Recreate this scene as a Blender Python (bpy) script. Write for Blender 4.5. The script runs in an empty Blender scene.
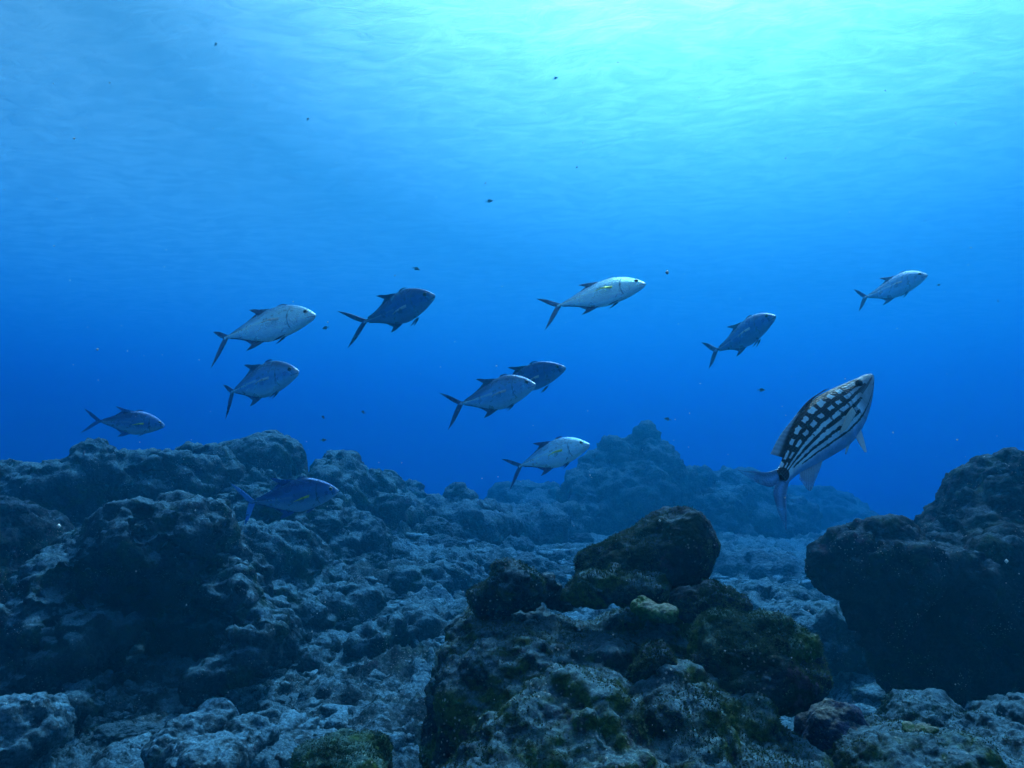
import bpy, math, random
import numpy as np
from mathutils import Vector, Matrix, noise as mnoise

R = math.radians
SC = bpy.context.scene
COL = SC.collection

# ------------------------------------------------------------------ camera
W, H, FPX = 1024, 768, 804.0
CAM_Z, PITCH = 1.6, R(6.1)
cam_d = bpy.data.cameras.new("camera")
cam_d.sensor_width = 36.0
cam_d.lens = 36.0 * FPX / W
cam_d.clip_start = 0.02
cam_d.clip_end = 2000.0
cam = bpy.data.objects.new("camera", cam_d)
cam.location = (0, 0, CAM_Z)
cam.rotation_euler = (R(90) + PITCH, 0, 0)
COL.objects.link(cam)
SC.camera = cam

# ------------------------------------------------------------------ daylight
SUN_EL, SUN_AZ = R(55), R(18)          # azimuth measured from +Y (view direction) towards +X
world = bpy.data.worlds.new("World")
SC.world = world
world.use_nodes = True
wn = world.node_tree
sky = wn.nodes.new("ShaderNodeTexSky")
sky.sky_type = 'NISHITA'
sky.sun_disc = False
sky.sun_elevation = SUN_EL
sky.sun_rotation = SUN_AZ
wn.links.new(sky.outputs[0], wn.nodes["Background"].inputs[0])
wn.nodes["Background"].inputs[1].default_value = 0.06
sun_d = bpy.data.lights.new("sun", 'SUN')
sun_d.energy = 5.0
sun_d.angle = R(0.5)
sun_d.color = (1.0, 0.97, 0.92)
sun = bpy.data.objects.new("sun", sun_d)
sun_dir = Vector((math.sin(SUN_AZ) * math.cos(SUN_EL), math.cos(SUN_AZ) * math.cos(SUN_EL), math.sin(SUN_EL)))
sun.rotation_euler = sun_dir.to_track_quat('Z', 'Y').to_euler()
sun.location = (0, 0, 30)
COL.objects.link(sun)

SC.view_settings.view_transform = 'Standard'
SC.view_settings.look = 'None'
SC.view_settings.gamma = 1.0
SC.view_settings.use_curve_mapping = False
SC.view_settings.exposure = 0.42
cy = SC.cycles
cy.use_denoising = True
cy.max_bounces = 6
cy.diffuse_bounces = 2
cy.glossy_bounces = 2
cy.transmission_bounces = 2
cy.volume_bounces = 3
cy.transparent_max_bounces = 8

# ------------------------------------------------------------------ materials
def newmat(name):
    m = bpy.data.materials.new(name)
    m.use_nodes = True
    nt = m.node_tree
    for n in list(nt.nodes): nt.nodes.remove(n)
    out = nt.nodes.new("ShaderNodeOutputMaterial")
    return m, nt, out
def N(nt, typ, **kw):
    n = nt.nodes.new(typ)
    for k, v in kw.items():
        if k in ('operation', 'blend_type', 'data_type', 'noise_dimensions', 'feature', 'attribute_name', 'interpolation', 'noise_type', 'normalize'):
            setattr(n, k, v)
        else:
            n.inputs[k.replace('_', ' ')].default_value = v
    return n

# ------------------------------------------------------------------ the water: surface sheet and the blue body of water
SURF_Z = 12.5
def water_body():
    m, nt, out = newmat("sea_water")
    v = nt.nodes.new("ShaderNodeVolumePrincipled")
    v.inputs["Color"].default_value = (0.007, 0.092, 0.133, 1)
    v.inputs["Absorption Color"].default_value = (0.16, 0.555, 0.86, 1)
    v.inputs["Density"].default_value = 0.172
    v.inputs["Anisotropy"].default_value = 0.78
    nt.links.new(v.outputs[0], out.inputs["Volume"])
    import bmesh
    bm = bmesh.new()
    bmesh.ops.create_cube(bm, size=1.0)
    for vv in bm.verts:
        vv.co = ((vv.co.x) * 300, (vv.co.y) * 300 , -6.0 if vv.co.z < 0 else SURF_Z - 0.35)
    me = bpy.data.meshes.new("haze"); bm.to_mesh(me); bm.free()
    o = bpy.data.objects.new("haze", me); COL.objects.link(o)
    me.materials.append(m); o['kind'] = 'stuff'
    return o
def water_surface():
    m, nt, out = newmat("rippled_surface")
    L = nt.links.new
    tc = nt.nodes.new("ShaderNodeTexCoord")
    mp = nt.nodes.new("ShaderNodeMapping"); mp.inputs["Rotation"].default_value = (0, 0, R(25)); mp.inputs["Scale"].default_value = (1.0, 1.7, 1)
    L(tc.outputs["Object"], mp.inputs[0])
    n1 = N(nt, "ShaderNodeTexNoise", Scale=0.9, Detail=6.0, Roughness=0.55, Distortion=0.6)
    L(mp.outputs[0], n1.inputs["Vector"])
    cr = nt.nodes.new("ShaderNodeMapRange")
    cr.inputs["From Min"].default_value = 0.40; cr.inputs["From Max"].default_value = 0.62
    cr.inputs["To Min"].default_value = 0.0; cr.inputs["To Max"].default_value = 1.0
    L(n1.outputs["Fac"], cr.inputs["Value"])
    tr = nt.nodes.new("ShaderNodeBsdfTransparent"); tr.inputs[0].default_value = (1, 1, 1, 1)
    tl = nt.nodes.new("ShaderNodeBsdfTranslucent"); tl.inputs[0].default_value = (0.9, 0.9, 0.9, 1)
    rf = nt.nodes.new("ShaderNodeBsdfRefraction"); rf.inputs["Roughness"].default_value = 0.95; rf.inputs["IOR"].default_value = 1.36
    bp = N(nt, "ShaderNodeBump", Strength=0.6, Distance=0.3); L(n1.outputs["Fac"], bp.inputs["Height"]); L(bp.outputs[0], tl.inputs["Normal"]); L(bp.outputs[0], rf.inputs["Normal"])
    m0 = nt.nodes.new("ShaderNodeMixShader"); m0.inputs[0].default_value = 0.68
    L(tl.outputs[0], m0.inputs[1]); L(rf.outputs[0], m0.inputs[2])
    mx = nt.nodes.new("ShaderNodeMixShader")
    mm = N(nt, "ShaderNodeMath", operation='MULTIPLY_ADD'); mm.inputs[1].default_value = 0.16; mm.inputs[2].default_value = 0.45
    L(cr.outputs[0], mm.inputs[0]); L(mm.outputs[0], mx.inputs[0])
    L(tr.outputs[0], mx.inputs[1]); L(m0.outputs[0], mx.inputs[2]); L(mx.outputs[0], out.inputs["Surface"])
    n = 220
    g = np.linspace(-1, 1, n); g = np.sign(g) * np.abs(g) ** 1.6 * 160
    X, Y = np.meshgrid(g, g, indexing='ij')
    rng = np.random.default_rng(4); Z = np.zeros_like(X)
    for k in range(14):
        wl = rng.uniform(1.5, 9); a = rng.normal(0.9, 0.6); q = 2 * math.pi / wl
        Z += 0.006 * wl * np.sin(q * (X * math.cos(a) + Y * math.sin(a)) + rng.uniform(0, 6.28))
    Z = np.clip(Z, -0.3, 0.3)
    V = np.stack([X, Y, Z + SURF_Z], -1).reshape(-1, 3)
    idx = np.arange(n * n).reshape(n, n)
    F = np.stack([idx[:-1, :-1], idx[:-1, 1:], idx[1:, 1:], idx[1:, :-1]], -1).reshape(-1, 4)
    o = mesh_obj("water_surface", V, F, [m]); o['kind'] = 'structure'
    return o

# ------------------------------------------------------------------ mesh helpers
def mesh_data(name, V, F, mats=(), smooth=True):
    me = bpy.data.meshes.new(name)
    V = np.asarray(V, np.float32); F = np.asarray(F, np.int32)
    k = F.shape[1]
    me.vertices.add(len(V)); me.vertices.foreach_set("co", V.ravel())
    me.loops.add(F.size); me.loops.foreach_set("vertex_index", F.ravel())
    me.polygons.add(len(F)); me.polygons.foreach_set("loop_start", np.arange(0, F.size, k, dtype=np.int32))
    me.update(calc_edges=True)
    if smooth: me.polygons.foreach_set("use_smooth", np.ones(len(F), bool))
    me.validate()
    for m in mats: me.materials.append(m)
    return me
def mesh_obj(name, V, F, mats=(), parent=None, smooth=True):
    o = bpy.data.objects.new(name, mesh_data(name, V, F, mats, smooth))
    COL.objects.link(o)
    if parent: o.parent = parent
    return o
def tag(o, label, cat, group=None, kind=None):
    o['label'] = label; o['category'] = cat
    if group: o['group'] = group
    if kind: o['kind'] = kind
    return o
def at(px, py, Y):
    """the point of the place seen at pixel (px,py), Y metres ahead of the camera"""
    a, b = (px - W / 2) / FPX, -(py - H / 2) / FPX
    c, s = math.cos(PITCH), math.sin(PITCH)
    d = (a, c - b * s, s + b * c)
    t = Y / d[1]
    return np.array([d[0] * t, Y, CAM_Z + d[2] * t])

# ------------------------------------------------------------------ numpy noise
_rng = np.random.default_rng(11)
_PERM = np.concatenate([_rng.permutation(256)] * 3).astype(np.int32)
_G = _rng.normal(size=(256, 3)); _G /= np.linalg.norm(_G, axis=1)[:, None]; _G = _G.astype(np.float32)
_J = _rng.uniform(0.1, 0.9, size=(256, 3)).astype(np.float32)
def _hash(i, j, k):
    return _PERM[_PERM[_PERM[i & 255] + (j & 255)] + (k & 255)]
def perlin(P):
    P = np.asarray(P, np.float32); I = np.floor(P).astype(np.int32); f = P - I
    u = f * f * f * (f * (f * 6 - 15) + 10)
    out = 0
    for dx in (0, 1):
        wx = u[:, 0] if dx else 1 - u[:, 0]
        for dy in (0, 1):
            wy = u[:, 1] if dy else 1 - u[:, 1]
            for dz in (0, 1):
                wz = u[:, 2] if dz else 1 - u[:, 2]
                g = _G[_hash(I[:, 0] + dx, I[:, 1] + dy, I[:, 2] + dz)]
                out = out + wx * wy * wz * (g[:, 0] * (f[:, 0] - dx) + g[:, 1] * (f[:, 1] - dy) + g[:, 2] * (f[:, 2] - dz))
    return out * 1.5
def fbm(P, oct=4, gain=0.5):
    a, s, out = 1.0, 1.0, 0
    for o in range(oct):
        out = out + a * perlin(P * s + 17.3 * o); a *= gain; s *= 2.03
    return out
def worley(P):
    """distance to the nearest feature point, 0..~1"""
    P = np.asarray(P, np.float32); I = np.floor(P).astype(np.int32); best = np.full(len(P), 9.0, np.float32)
    for dx in (-1, 0, 1):
        for dy in (-1, 0, 1):
            for dz in (-1, 0, 1):
                c = I + np.array([dx, dy, dz], np.int32)
                q = c + _J[_hash(c[:, 0], c[:, 1], c[:, 2])] - P
                best = np.minimum(best, (q * q).sum(1))
    return np.sqrt(best)
def knobs(P):
    """rounded bumps with creases between them"""
    w = worley(P); return np.sqrt(np.clip(1.0 - w * w, 0, 1)) - 0.6

# ------------------------------------------------------------------ implicit rocks, meshed by surface nets
def surface_nets(S, org, h):
    sg = S < 0
    nx, ny, nz = S.shape
    mixed = np.zeros((nx - 1, ny - 1, nz - 1), bool)
    c0 = sg[:-1, :-1, :-1]
    corners = [(i, j, k) for i in (0, 1) for j in (0, 1) for k in (0, 1)]
    def cc(A, i, j, k): return A[i:nx - 1 + i, j:ny - 1 + j, k:nz - 1 + k]
    for c in corners: mixed |= cc(sg, *c) != c0
    cells = np.argwhere(mixed)
    vid = np.full(mixed.shape, -1, np.int64); vid[mixed] = np.arange(len(cells))
    acc = np.zeros((len(cells), 3)); cnt = np.zeros(len(cells))
    ci, cj, ck = cells.T
    vals = {c: S[ci + c[0], cj + c[1], ck + c[2]] for c in corners}
    for a in corners:
        for ax in range(3):
            if a[ax]: continue
            b = list(a); b[ax] = 1; b = tuple(b)
            va, vb = vals[a], vals[b]; m = (va < 0) != (vb < 0)
            t = np.where(m, va / np.where(m, va - vb, 1), 0)
            p = np.repeat(np.array([a], float), len(cells), 0); p[:, ax] = t
            acc[m] += p[m]; cnt += m
    V = (cells + acc / cnt[:, None]) * h + org
    quads = []
    for ax in range(3):
        o1, o2 = [(1, 2), (2, 0), (0, 1)][ax]
        sl0 = [slice(1, -1)] * 3; sl1 = [slice(1, -1)] * 3
        sl0[ax] = slice(0, -1); sl1[ax] = slice(1, None)
        A, B = sg[tuple(sl0)], sg[tuple(sl1)]
        e = np.argwhere(A != B)
        if not len(e): continue
        inside = A[tuple(e.T)]
        e = e + 1; e[:, ax] -= 1
        d1 = np.zeros(3, int); d1[o1] = 1; d2 = np.zeros(3, int); d2[o2] = 1
        q = [vid[tuple((e - d1 - d2).T)], vid[tuple((e - d2).T)], vid[tuple(e.T)], vid[tuple((e - d1).T)]]
        q = np.stack(q, 1)
        q[~inside] = q[~inside][:, ::-1]
        quads.append(q)
    F = np.concatenate(quads)
    return V, F[(F >= 0).all(1)]
def vnormals(V, F):
    n = np.cross(V[F[:, 2]] - V[F[:, 0]], V[F[:, 3]] - V[F[:, 1]])
    out = np.zeros_like(V)
    for k in range(4):
        for a in range(3): out[:, a] += np.bincount(F[:, k], n[:, a], len(V))
    return out / np.maximum(np.linalg.norm(out, axis=1), 1e-9)[:, None]
def rock_mesh(lobes, h, warp=0.12, wscale=1.6, blend=0.12, knob=((0.35, 0.05),), rough=0.03, rscale=3.0, seed=0, cuts=(), floor=None, crease=()):
    """lobes: (centre, radii[, z-rotation, tilt]); smooth union, warped, then displaced with knobs and roughness"""
    L = [(np.asarray(l[0], float), np.asarray(l[1], float), (l[2] if len(l) > 2 else 0.0)) for l in lobes]
    pad = warp * 1.3 + blend * .5 + 3 * h
    lo = np.min([c - max(r[:2].max(), 0) * np.array([1, 1, 0]) - r * np.array([0, 0, 1]) for c, r, _ in L], 0) - pad
    hi = np.max([c + max(r[:2].max(), 0) * np.array([1, 1, 0]) + r * np.array([0, 0, 1]) for c, r, _ in L], 0) + pad
    if floor is not None: lo[2] = max(lo[2], floor)
    n = np.ceil((hi - lo) / h).astype(int) + 1
    g = [lo[i] + h * np.arange(n[i]) for i in range(3)]
    # warp evaluated on a coarse grid and interpolated linearly
    cs = max(1, int(round(0.12 / wscale / h)))
    P = np.stack(np.meshgrid(*g, indexing='ij'), -1).reshape(-1, 3).astype(np.float32)
    def field(off):
        gc = [np.append(gi[::cs], gi[::cs][-1] + cs * h) for gi in g]
        Q = np.stack(np.meshgrid(*gc, indexing='ij'), -1)
        v = fbm(Q.reshape(-1, 3) * wscale + off + seed * 7.7, 3).reshape(Q.shape[:3])
        for ax in range(3):
            x = np.arange(n[ax]) / cs; i = np.minimum(x.astype(int), v.shape[ax] - 2); t = x - i
            a, b = np.take(v, i, ax), np.take(v, i + 1, ax)
            sh = [1, 1, 1]; sh[ax] = -1; t = t.reshape(sh)
            v = a * (1 - t) + b * t
        return v.reshape(-1).astype(np.float32)
    PW = P + warp * np.stack([field(0.0), field(31.7), field(63.1)], -1)
    def ell(c, r, rz):
        q = PW - c.astype(np.float32)
        if rz:
            cc, ss = math.cos(-rz), math.sin(-rz)
            q = np.stack([q[:, 0] * cc - q[:, 1] * ss, q[:, 0] * ss + q[:, 1] * cc, q[:, 2]], -1)
        k = np.sqrt(((q / r.astype(np.float32)) ** 2).sum(1))
        return (k - 1) * float(r.min()) * (0.5 + 0.5 * np.minimum(k, 1))
    D = None
    for c, r, rz in L:
        d = ell(c, r, rz)
        if D is None: D = d
        else:
            hh = np.clip(0.5 + 0.5 * (D - d) / blend, 0, 1); D = D * (1 - hh) + d * hh - blend * hh * (1 - hh)
    for cut in cuts:
        d = -ell(np.asarray(cut[0], float), np.asarray(cut[1], float), cut[2] if len(cut) > 2 else 0.0)
        hh = np.clip(0.5 - 0.5 * (D - d) / blend, 0, 1); D = D * (1 - hh) + d * hh + blend * hh * (1 - hh)
    S = D.reshape(n)
    V, F = surface_nets(S, lo, h)
    for sc, am in knob:
        nn = vnormals(V, F)
        V = V + nn * ((knobs(V / sc + seed * 3.1 + 0.25 * np.stack([perlin(V * 2.1 / sc)] * 3, 1)) * am * (0.55 + 0.9 * np.clip(perlin(V * 0.5 / sc + 9) + .5, 0, 1))))[:, None]
    for sc, am in crease:
        nn = vnormals(V, F); q = perlin(V / sc + 41 + seed) + .35 * perlin(V * 2.7 / sc + seed)
        V = V - nn * (am * np.exp(-(q / .13) ** 2) * np.clip(.3 + 1.4 * perlin(V / sc * .7 + 77), 0, 1))[:, None]
    nn = vnormals(V, F)
    V = V + nn * (rough * fbm(V * rscale + seed * 5.3, 5, 0.6))[:, None]
    return V, F

# ------------------------------------------------------------------ materials of the reef
def reef_material(name, base_a, base_b, algae, algae_amt, crust_amt, dust_toplight_amt, speck=0.5, scale=1.0, dust_toplight=(0.34, 0.34, 0.29, 1), bump=1.0, patch=0.0):
    m, nt, out = newmat(name); L = nt.links.new
    tc = nt.nodes.new("ShaderNodeTexCoord"); oi = nt.nodes.new("ShaderNodeObjectInfo")
    off = N(nt, "ShaderNodeVectorMath", operation='MULTIPLY_ADD'); off.inputs[1].default_value = (13.0, 17.0, 19.0)
    comb = nt.nodes.new("ShaderNodeCombineXYZ")
    for i in range(3): L(oi.outputs["Random"], comb.inputs[i])
    L(comb.outputs[0], off.inputs[0]); L(tc.outputs["Object"], off.inputs[2])
    v = off.outputs[0]
    def noise(s, d=5.0, r=0.6, dist=0.0):
        n = N(nt, "ShaderNodeTexNoise", Scale=s * scale, Detail=d, Roughness=r, Distortion=dist); L(v, n.inputs["Vector"]); return n.outputs["Fac"]
    def ramp(src, lo, hi, to=1.0):
        r = nt.nodes.new("ShaderNodeMapRange"); r.inputs["From Min"].default_value = lo; r.inputs["From Max"].default_value = hi
        r.inputs["To Max"].default_value = to; L(src, r.inputs["Value"]); return r.outputs[0]
    def mix(f, a, b):
        x = N(nt, "ShaderNodeMix", data_type='RGBA'); L(f, x.inputs[0])
        for s, q in ((6, a), (7, b)):
            if isinstance(q, tuple): x.inputs[s].default_value = q
            else: L(q, x.inputs[s])
        return x.outputs[2]
    c = mix(ramp(noise(7.0), .38, .62), base_a, base_b)
    c = mix(ramp(noise(3.1, 6, .7, .4), .62 - algae_amt * .2, .70 - algae_amt * .2, .85), c, algae)
    c = mix(ramp(noise(5.3, 6, .72), .66 - crust_amt * .15, .70 - crust_amt * .15, .7), c, (0.09, 0.055, 0.085, 1))
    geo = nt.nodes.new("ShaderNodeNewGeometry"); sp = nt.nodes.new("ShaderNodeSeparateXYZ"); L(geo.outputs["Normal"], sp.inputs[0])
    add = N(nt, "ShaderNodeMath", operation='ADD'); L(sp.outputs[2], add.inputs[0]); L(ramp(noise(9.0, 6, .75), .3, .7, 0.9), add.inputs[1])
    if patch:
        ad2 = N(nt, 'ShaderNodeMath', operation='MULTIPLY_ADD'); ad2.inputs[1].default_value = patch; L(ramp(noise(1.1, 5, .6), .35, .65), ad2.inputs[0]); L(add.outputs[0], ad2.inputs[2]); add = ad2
    c = mix(ramp(add.outputs[0], 1.15 - dust_toplight_amt * .5, 1.55 - dust_toplight_amt * .3, .85), c, dust_toplight)  # sediment on upward faces; also paints tops lighter, as if lit from above
    vo = N(nt, "ShaderNodeTexVoronoi", Scale=55.0 * scale); L(v, vo.inputs["Vector"])
    spk = N(nt, "ShaderNodeMath", operation='MULTIPLY'); L(ramp(vo.outputs["Distance"], .26, .16), spk.inputs[0]); L(ramp(noise(4.0), .52, .62, speck), spk.inputs[1])
    c = mix(spk.outputs[0], c, (0.55, 0.56, 0.50, 1))
    gr = N(nt, "ShaderNodeMix", data_type='RGBA', blend_type='MULTIPLY'); gr.inputs[0].default_value = 1.0
    L(c, gr.inputs[6]); gm = N(nt, "ShaderNodeMath", operation='MULTIPLY'); L(ramp(noise(42.0, 4, .8), .34, .64, 1.0), gm.inputs[0]); gm.inputs[1].default_value = 1.0
    gr2 = nt.nodes.new("ShaderNodeMapRange"); gr2.inputs["To Min"].default_value = .35; gr2.inputs["To Max"].default_value = 1.55; L(gm.outputs[0], gr2.inputs["Value"])
    cx = nt.nodes.new("ShaderNodeCombineXYZ"); [L(gr2.outputs[0], cx.inputs[i]) for i in range(3)]; L(cx.outputs[0], gr.inputs[7]); c = gr.outputs[2]
    b = nt.nodes.new("ShaderNodeBsdfPrincipled"); L(c, b.inputs["Base Color"]); b.inputs["Roughness"].default_value = 0.92
    b.inputs["Specular IOR Level"].default_value = 0.15
    v2 = N(nt, "ShaderNodeTexVoronoi", Scale=38.0 * scale); L(v, v2.inputs["Vector"])
    h1 = N(nt, "ShaderNodeMath", operation='MULTIPLY_ADD'); h1.inputs[1].default_value = -0.5; L(v2.outputs["Distance"], h1.inputs[0]); L(noise(26.0, 6, .75), h1.inputs[2])
    bp = N(nt, "ShaderNodeBump", Strength=1.0, Distance=0.028 * bump); L(h1.outputs[0], bp.inputs["Height"]); L(bp.outputs[0], b.inputs["Normal"])
    L(b.outputs[0], out.inputs["Surface"])
    return m
M_NEAR = reef_material("algae_covered_rock", (0.017, 0.026, 0.029, 1), (0.057, 0.085, 0.094, 1), (0.095, 0.14, 0.024, 1), 0.8, 0.35, 0.5, 1.0, dust_toplight=(0.151, .27, 0.323, 1), bump=1.4)  # top dust increased to put a lit look into the colour
M_DARK = reef_material("dark_turf_rock", (0.012, 0.018, 0.024, 1), (0.037, 0.052, 0.063, 1), (0.023, 0.045, 0.018, 1), 0.5, 0.4, 0.0, 0.7, dust_toplight=(0.091, .16, 0.211, 1), bump=1.3)
M_REEF = reef_material("reef_rock", (0.020, 0.030, 0.035, 1), (0.064, 0.09, 0.100, 1), (0.034, 0.065, 0.025, 1), 0.5, 0.2, 0.45, 0.8, dust_toplight=(0.185, .33, 0.396, 1), bump=1.4)  # paler dust also stands in for light on the rock tops
M_FAR = reef_material("dusty_reef_rock", (0.034, 0.05, 0.057, 1), (0.094, 0.135, 0.150, 1), (0.047, 0.08, 0.050, 1), 0.4, 0.1, 0.6, 0.5, scale=0.6, dust_toplight=(0.158, .26, 0.323, 1), bump=2.2)
M_PALE = reef_material("pale_rubble", (0.053, 0.08, 0.087, 1), (0.161, 0.24, 0.263, 1), (0.067, 0.11, 0.063, 1), 0.3, 0.2, 0.35, 0.6, dust_toplight=(0.263, .46, 0.556, 1), bump=1.3)
M_BED = reef_material("rubble_and_sand", (0.034, 0.05, 0.057, 1), (0.101, 0.15, 0.163, 1), (0.047, 0.08, 0.050, 1), 0.3, 0.2, -.75, 0.9, dust_toplight=(0.218, 0.38, 0.463, 1), bump=1.8, patch=.75)
M_GREEN = reef_material("green_algae_rock", (0.017, 0.03, 0.022, 1), (0.047, 0.08, 0.050, 1), (0.073, 0.13, 0.021, 1), 0.9, 0.1, 0.2, 1.0, dust_toplight=(0.121, .23, 0.211, 1), bump=1.3)
M_PURPLE = reef_material("purple_nodule_coral", (0.034, 0.045, 0.100, 1), (0.081, 0.105, 0.212, 1), (0.047, 0.06, 0.112, 1), 0.2, 0.3, 0.2, 0.3, scale=1.6)
M_YELLOW = reef_material("yellow_green_coral", (0.081, 0.14, 0.038, 1), (0.175, 0.30, 0.100, 1), (0.081, 0.18, 0.038, 1), 0.6, 0.0, 0.4, 0.6, scale=1.6)

def turf_material():
    m, nt, out = newmat("algae_turf"); L = nt.links.new
    g = nt.nodes.new("ShaderNodeTexCoord"); n = N(nt, "ShaderNodeTexNoise", Scale=9.0, Detail=4.0); L(g.outputs["Object"], n.inputs["Vector"])
    r = nt.nodes.new("ShaderNodeValToRGB"); L(n.outputs["Fac"], r.inputs[0])
    e = r.color_ramp.elements; e[0].position = .38; e[0].color = (.05, .075, .03, 1); e[1].position = .66; e[1].color = (.17, .22, .13, 1)
    b = nt.nodes.new("ShaderNodeBsdfDiffuse"); L(r.outputs[0], b.inputs[0]); L(b.outputs[0], out.inputs["Surface"]); return m
M_TURF = turf_material()

# ------------------------------------------------------------------ fish
def fish_material(name, metal, rough, scale_bump=0.5):
    m, nt, out = newmat(name); L = nt.links.new
    at_ = N(nt, "ShaderNodeAttribute", attribute_name="skin")
    b = nt.nodes.new("ShaderNodeBsdfPrincipled"); L(at_.outputs["Color"], b.inputs["Base Color"])
    b.inputs["Metallic"].default_value = metal; b.inputs["Roughness"].default_value = rough
    tc = nt.nodes.new("ShaderNodeTexCoord")
    mp = nt.nodes.new("ShaderNodeMapping"); mp.inputs["Scale"].default_value = (90, 60, 90); L(tc.outputs["Object"], mp.inputs[0])
    vo = N(nt, "ShaderNodeTexVoronoi", Scale=1.0); L(mp.outputs[0], vo.inputs["Vector"])
    bp = N(nt, "ShaderNodeBump", Strength=scale_bump, Distance=0.004); L(vo.outputs["Distance"], bp.inputs["Height"]); L(bp.outputs[0], b.inputs["Normal"])
    n = N(nt, "ShaderNodeTexNoise", Scale=9.0, Detail=4.0); L(tc.outputs["Object"], n.inputs["Vector"])
    r = nt.nodes.new("ShaderNodeMapRange"); r.inputs["From Min"].default_value = .3; r.inputs["From Max"].default_value = .7
    r.inputs["To Min"].default_value = rough - .08; r.inputs["To Max"].default_value = rough + .14
    L(n.outputs["Fac"], r.inputs["Value"]); L(r.outputs[0], b.inputs["Roughness"])
    tp = nt.nodes.new("ShaderNodeBsdfTransparent"); mx = nt.nodes.new("ShaderNodeMixShader")
    L(at_.outputs["Alpha"], mx.inputs[0]); L(tp.outputs[0], mx.inputs[1]); L(b.outputs[0], mx.inputs[2]); L(mx.outputs[0], out.inputs["Surface"]); return m
def plain(name, col, rough=0.3, metal=0.0):
    m, nt, out = newmat(name); b = nt.nodes.new("ShaderNodeBsdfPrincipled")
    b.inputs["Base Color"].default_value = (*col, 1); b.inputs["Roughness"].default_value = rough; b.inputs["Metallic"].default_value = metal
    nt.links.new(b.outputs[0], out.inputs["Surface"]); return m
M_TREV = fish_material("silver_fish_skin", 0.62, 0.28)
M_SNAP = fish_material("checkered_fish_skin", 0.05, 0.45)
M_PUPIL = plain("fish_pupil", (0.006, 0.006, 0.008), 0.12)
M_IRIS = plain("fish_iris", (0.45, 0.42, 0.32), 0.3, 0.4)
M_IRISD = plain("dark_fish_iris", (0.05, 0.045, 0.045), 0.3, 0.1)

def interp(x, tab):
    tab = np.array(tab, float)
    X, Yv = tab[:, 0], tab[:, 1]
    # monotone-ish smooth interpolation (catmull-rom)
    m = np.gradient(Yv, X); i = np.clip(np.searchsorted(X, x) - 1, 0, len(X) - 2)
    h = X[i + 1] - X[i]; t = np.clip((x - X[i]) / h, 0, 1)
    return ((2*t**3-3*t**2+1)*Yv[i] + (t**3-2*t**2+t)*h*m[i] + (-2*t**3+3*t**2)*Yv[i+1] + (t**3-t**2)*h*m[i+1])
def curve(pts, n):
    p = np.array(pts, float); d = np.r_[0, np.cumsum(np.linalg.norm(np.diff(p, axis=0), axis=1))]; d /= d[-1]
    t = np.linspace(0, 1, n)
    return np.stack([interp(t, np.stack([d, p[:, k]], 1)) if len(p) > 2 else np.interp(t, d, p[:, k]) for k in range(p.shape[1])], 1)
class Shell:
    def __init__(s): s.V, s.F, s.C, s.n = [], [], [], 0
    def add(s, V, F, C):
        s.V.append(V); s.F.append(np.asarray(F) + s.n); s.C.append(C); s.n += len(V)
    def fin(s, A, B, nt_, ns, th, colf, ray=0.0012):
        """thin solid between two 3-D curves; s=0 root, s=1 edge. colf(t,s)->(n,3)"""
        A = curve(A, nt_); B = curve(B, nt_)
        t = np.linspace(0, 1, nt_)[:, None]; q = np.linspace(0, 1, ns)[None, :]
        P = A[:, None] * (1 - q[..., None]) + B[:, None] * q[..., None]
        du = np.gradient(P, axis=0); dv = np.gradient(P, axis=1)
        nn = np.cross(du, dv); nn /= np.maximum(np.linalg.norm(nn, axis=2), 1e-9)[..., None]
        T, Q = np.broadcast_arrays(t, q)
        w = (th * (1 - .8 * Q) * np.clip(np.sin(math.pi * np.clip(T, .03, .97)) ** .5, .25, 1) + ray * np.sin(T * 90) * (1 - Q * .3) * .5)[..., None]
        V = np.concatenate([(P + nn * w).reshape(-1, 3), (P - nn * w).reshape(-1, 3)])
        k = nt_ * ns; I = np.arange(k).reshape(nt_, ns)
        f = np.stack([I[:-1, :-1], I[1:, :-1], I[1:, 1:], I[:-1, 1:]], -1).reshape(-1, 4)
        loop = np.r_[I[:, 0], I[-1, 1:], I[::-1, -1][1:], I[0, ::-1][1:-1]]
        l2 = np.roll(loop, -1); e = np.stack([loop, l2, l2 + k, loop + k], 1)
        c = colf(T.ravel(), Q.ravel())
        s.add(V, np.concatenate([f, f[:, ::-1] + k, e[:, ::-1]]), np.concatenate([c, c]))
    def arrays(s): return np.concatenate(s.V), np.concatenate(s.F), np.concatenate([c if c.shape[1] == 4 else np.concatenate([c, np.ones((len(c), 1))], 1) for c in s.C])
def mixc(a, b, f): return np.asarray(a)[None] * (1 - f[:, None]) + np.asarray(b)[None] * f[:, None] if np.ndim(a) == 1 else a * (1 - f[:, None]) + np.asarray(b)[None] * f[:, None]
def sstep(a, b, x):
    t = np.clip((x - a) / (b - a), 0, 1); return t * t * (3 - 2 * t)
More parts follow.
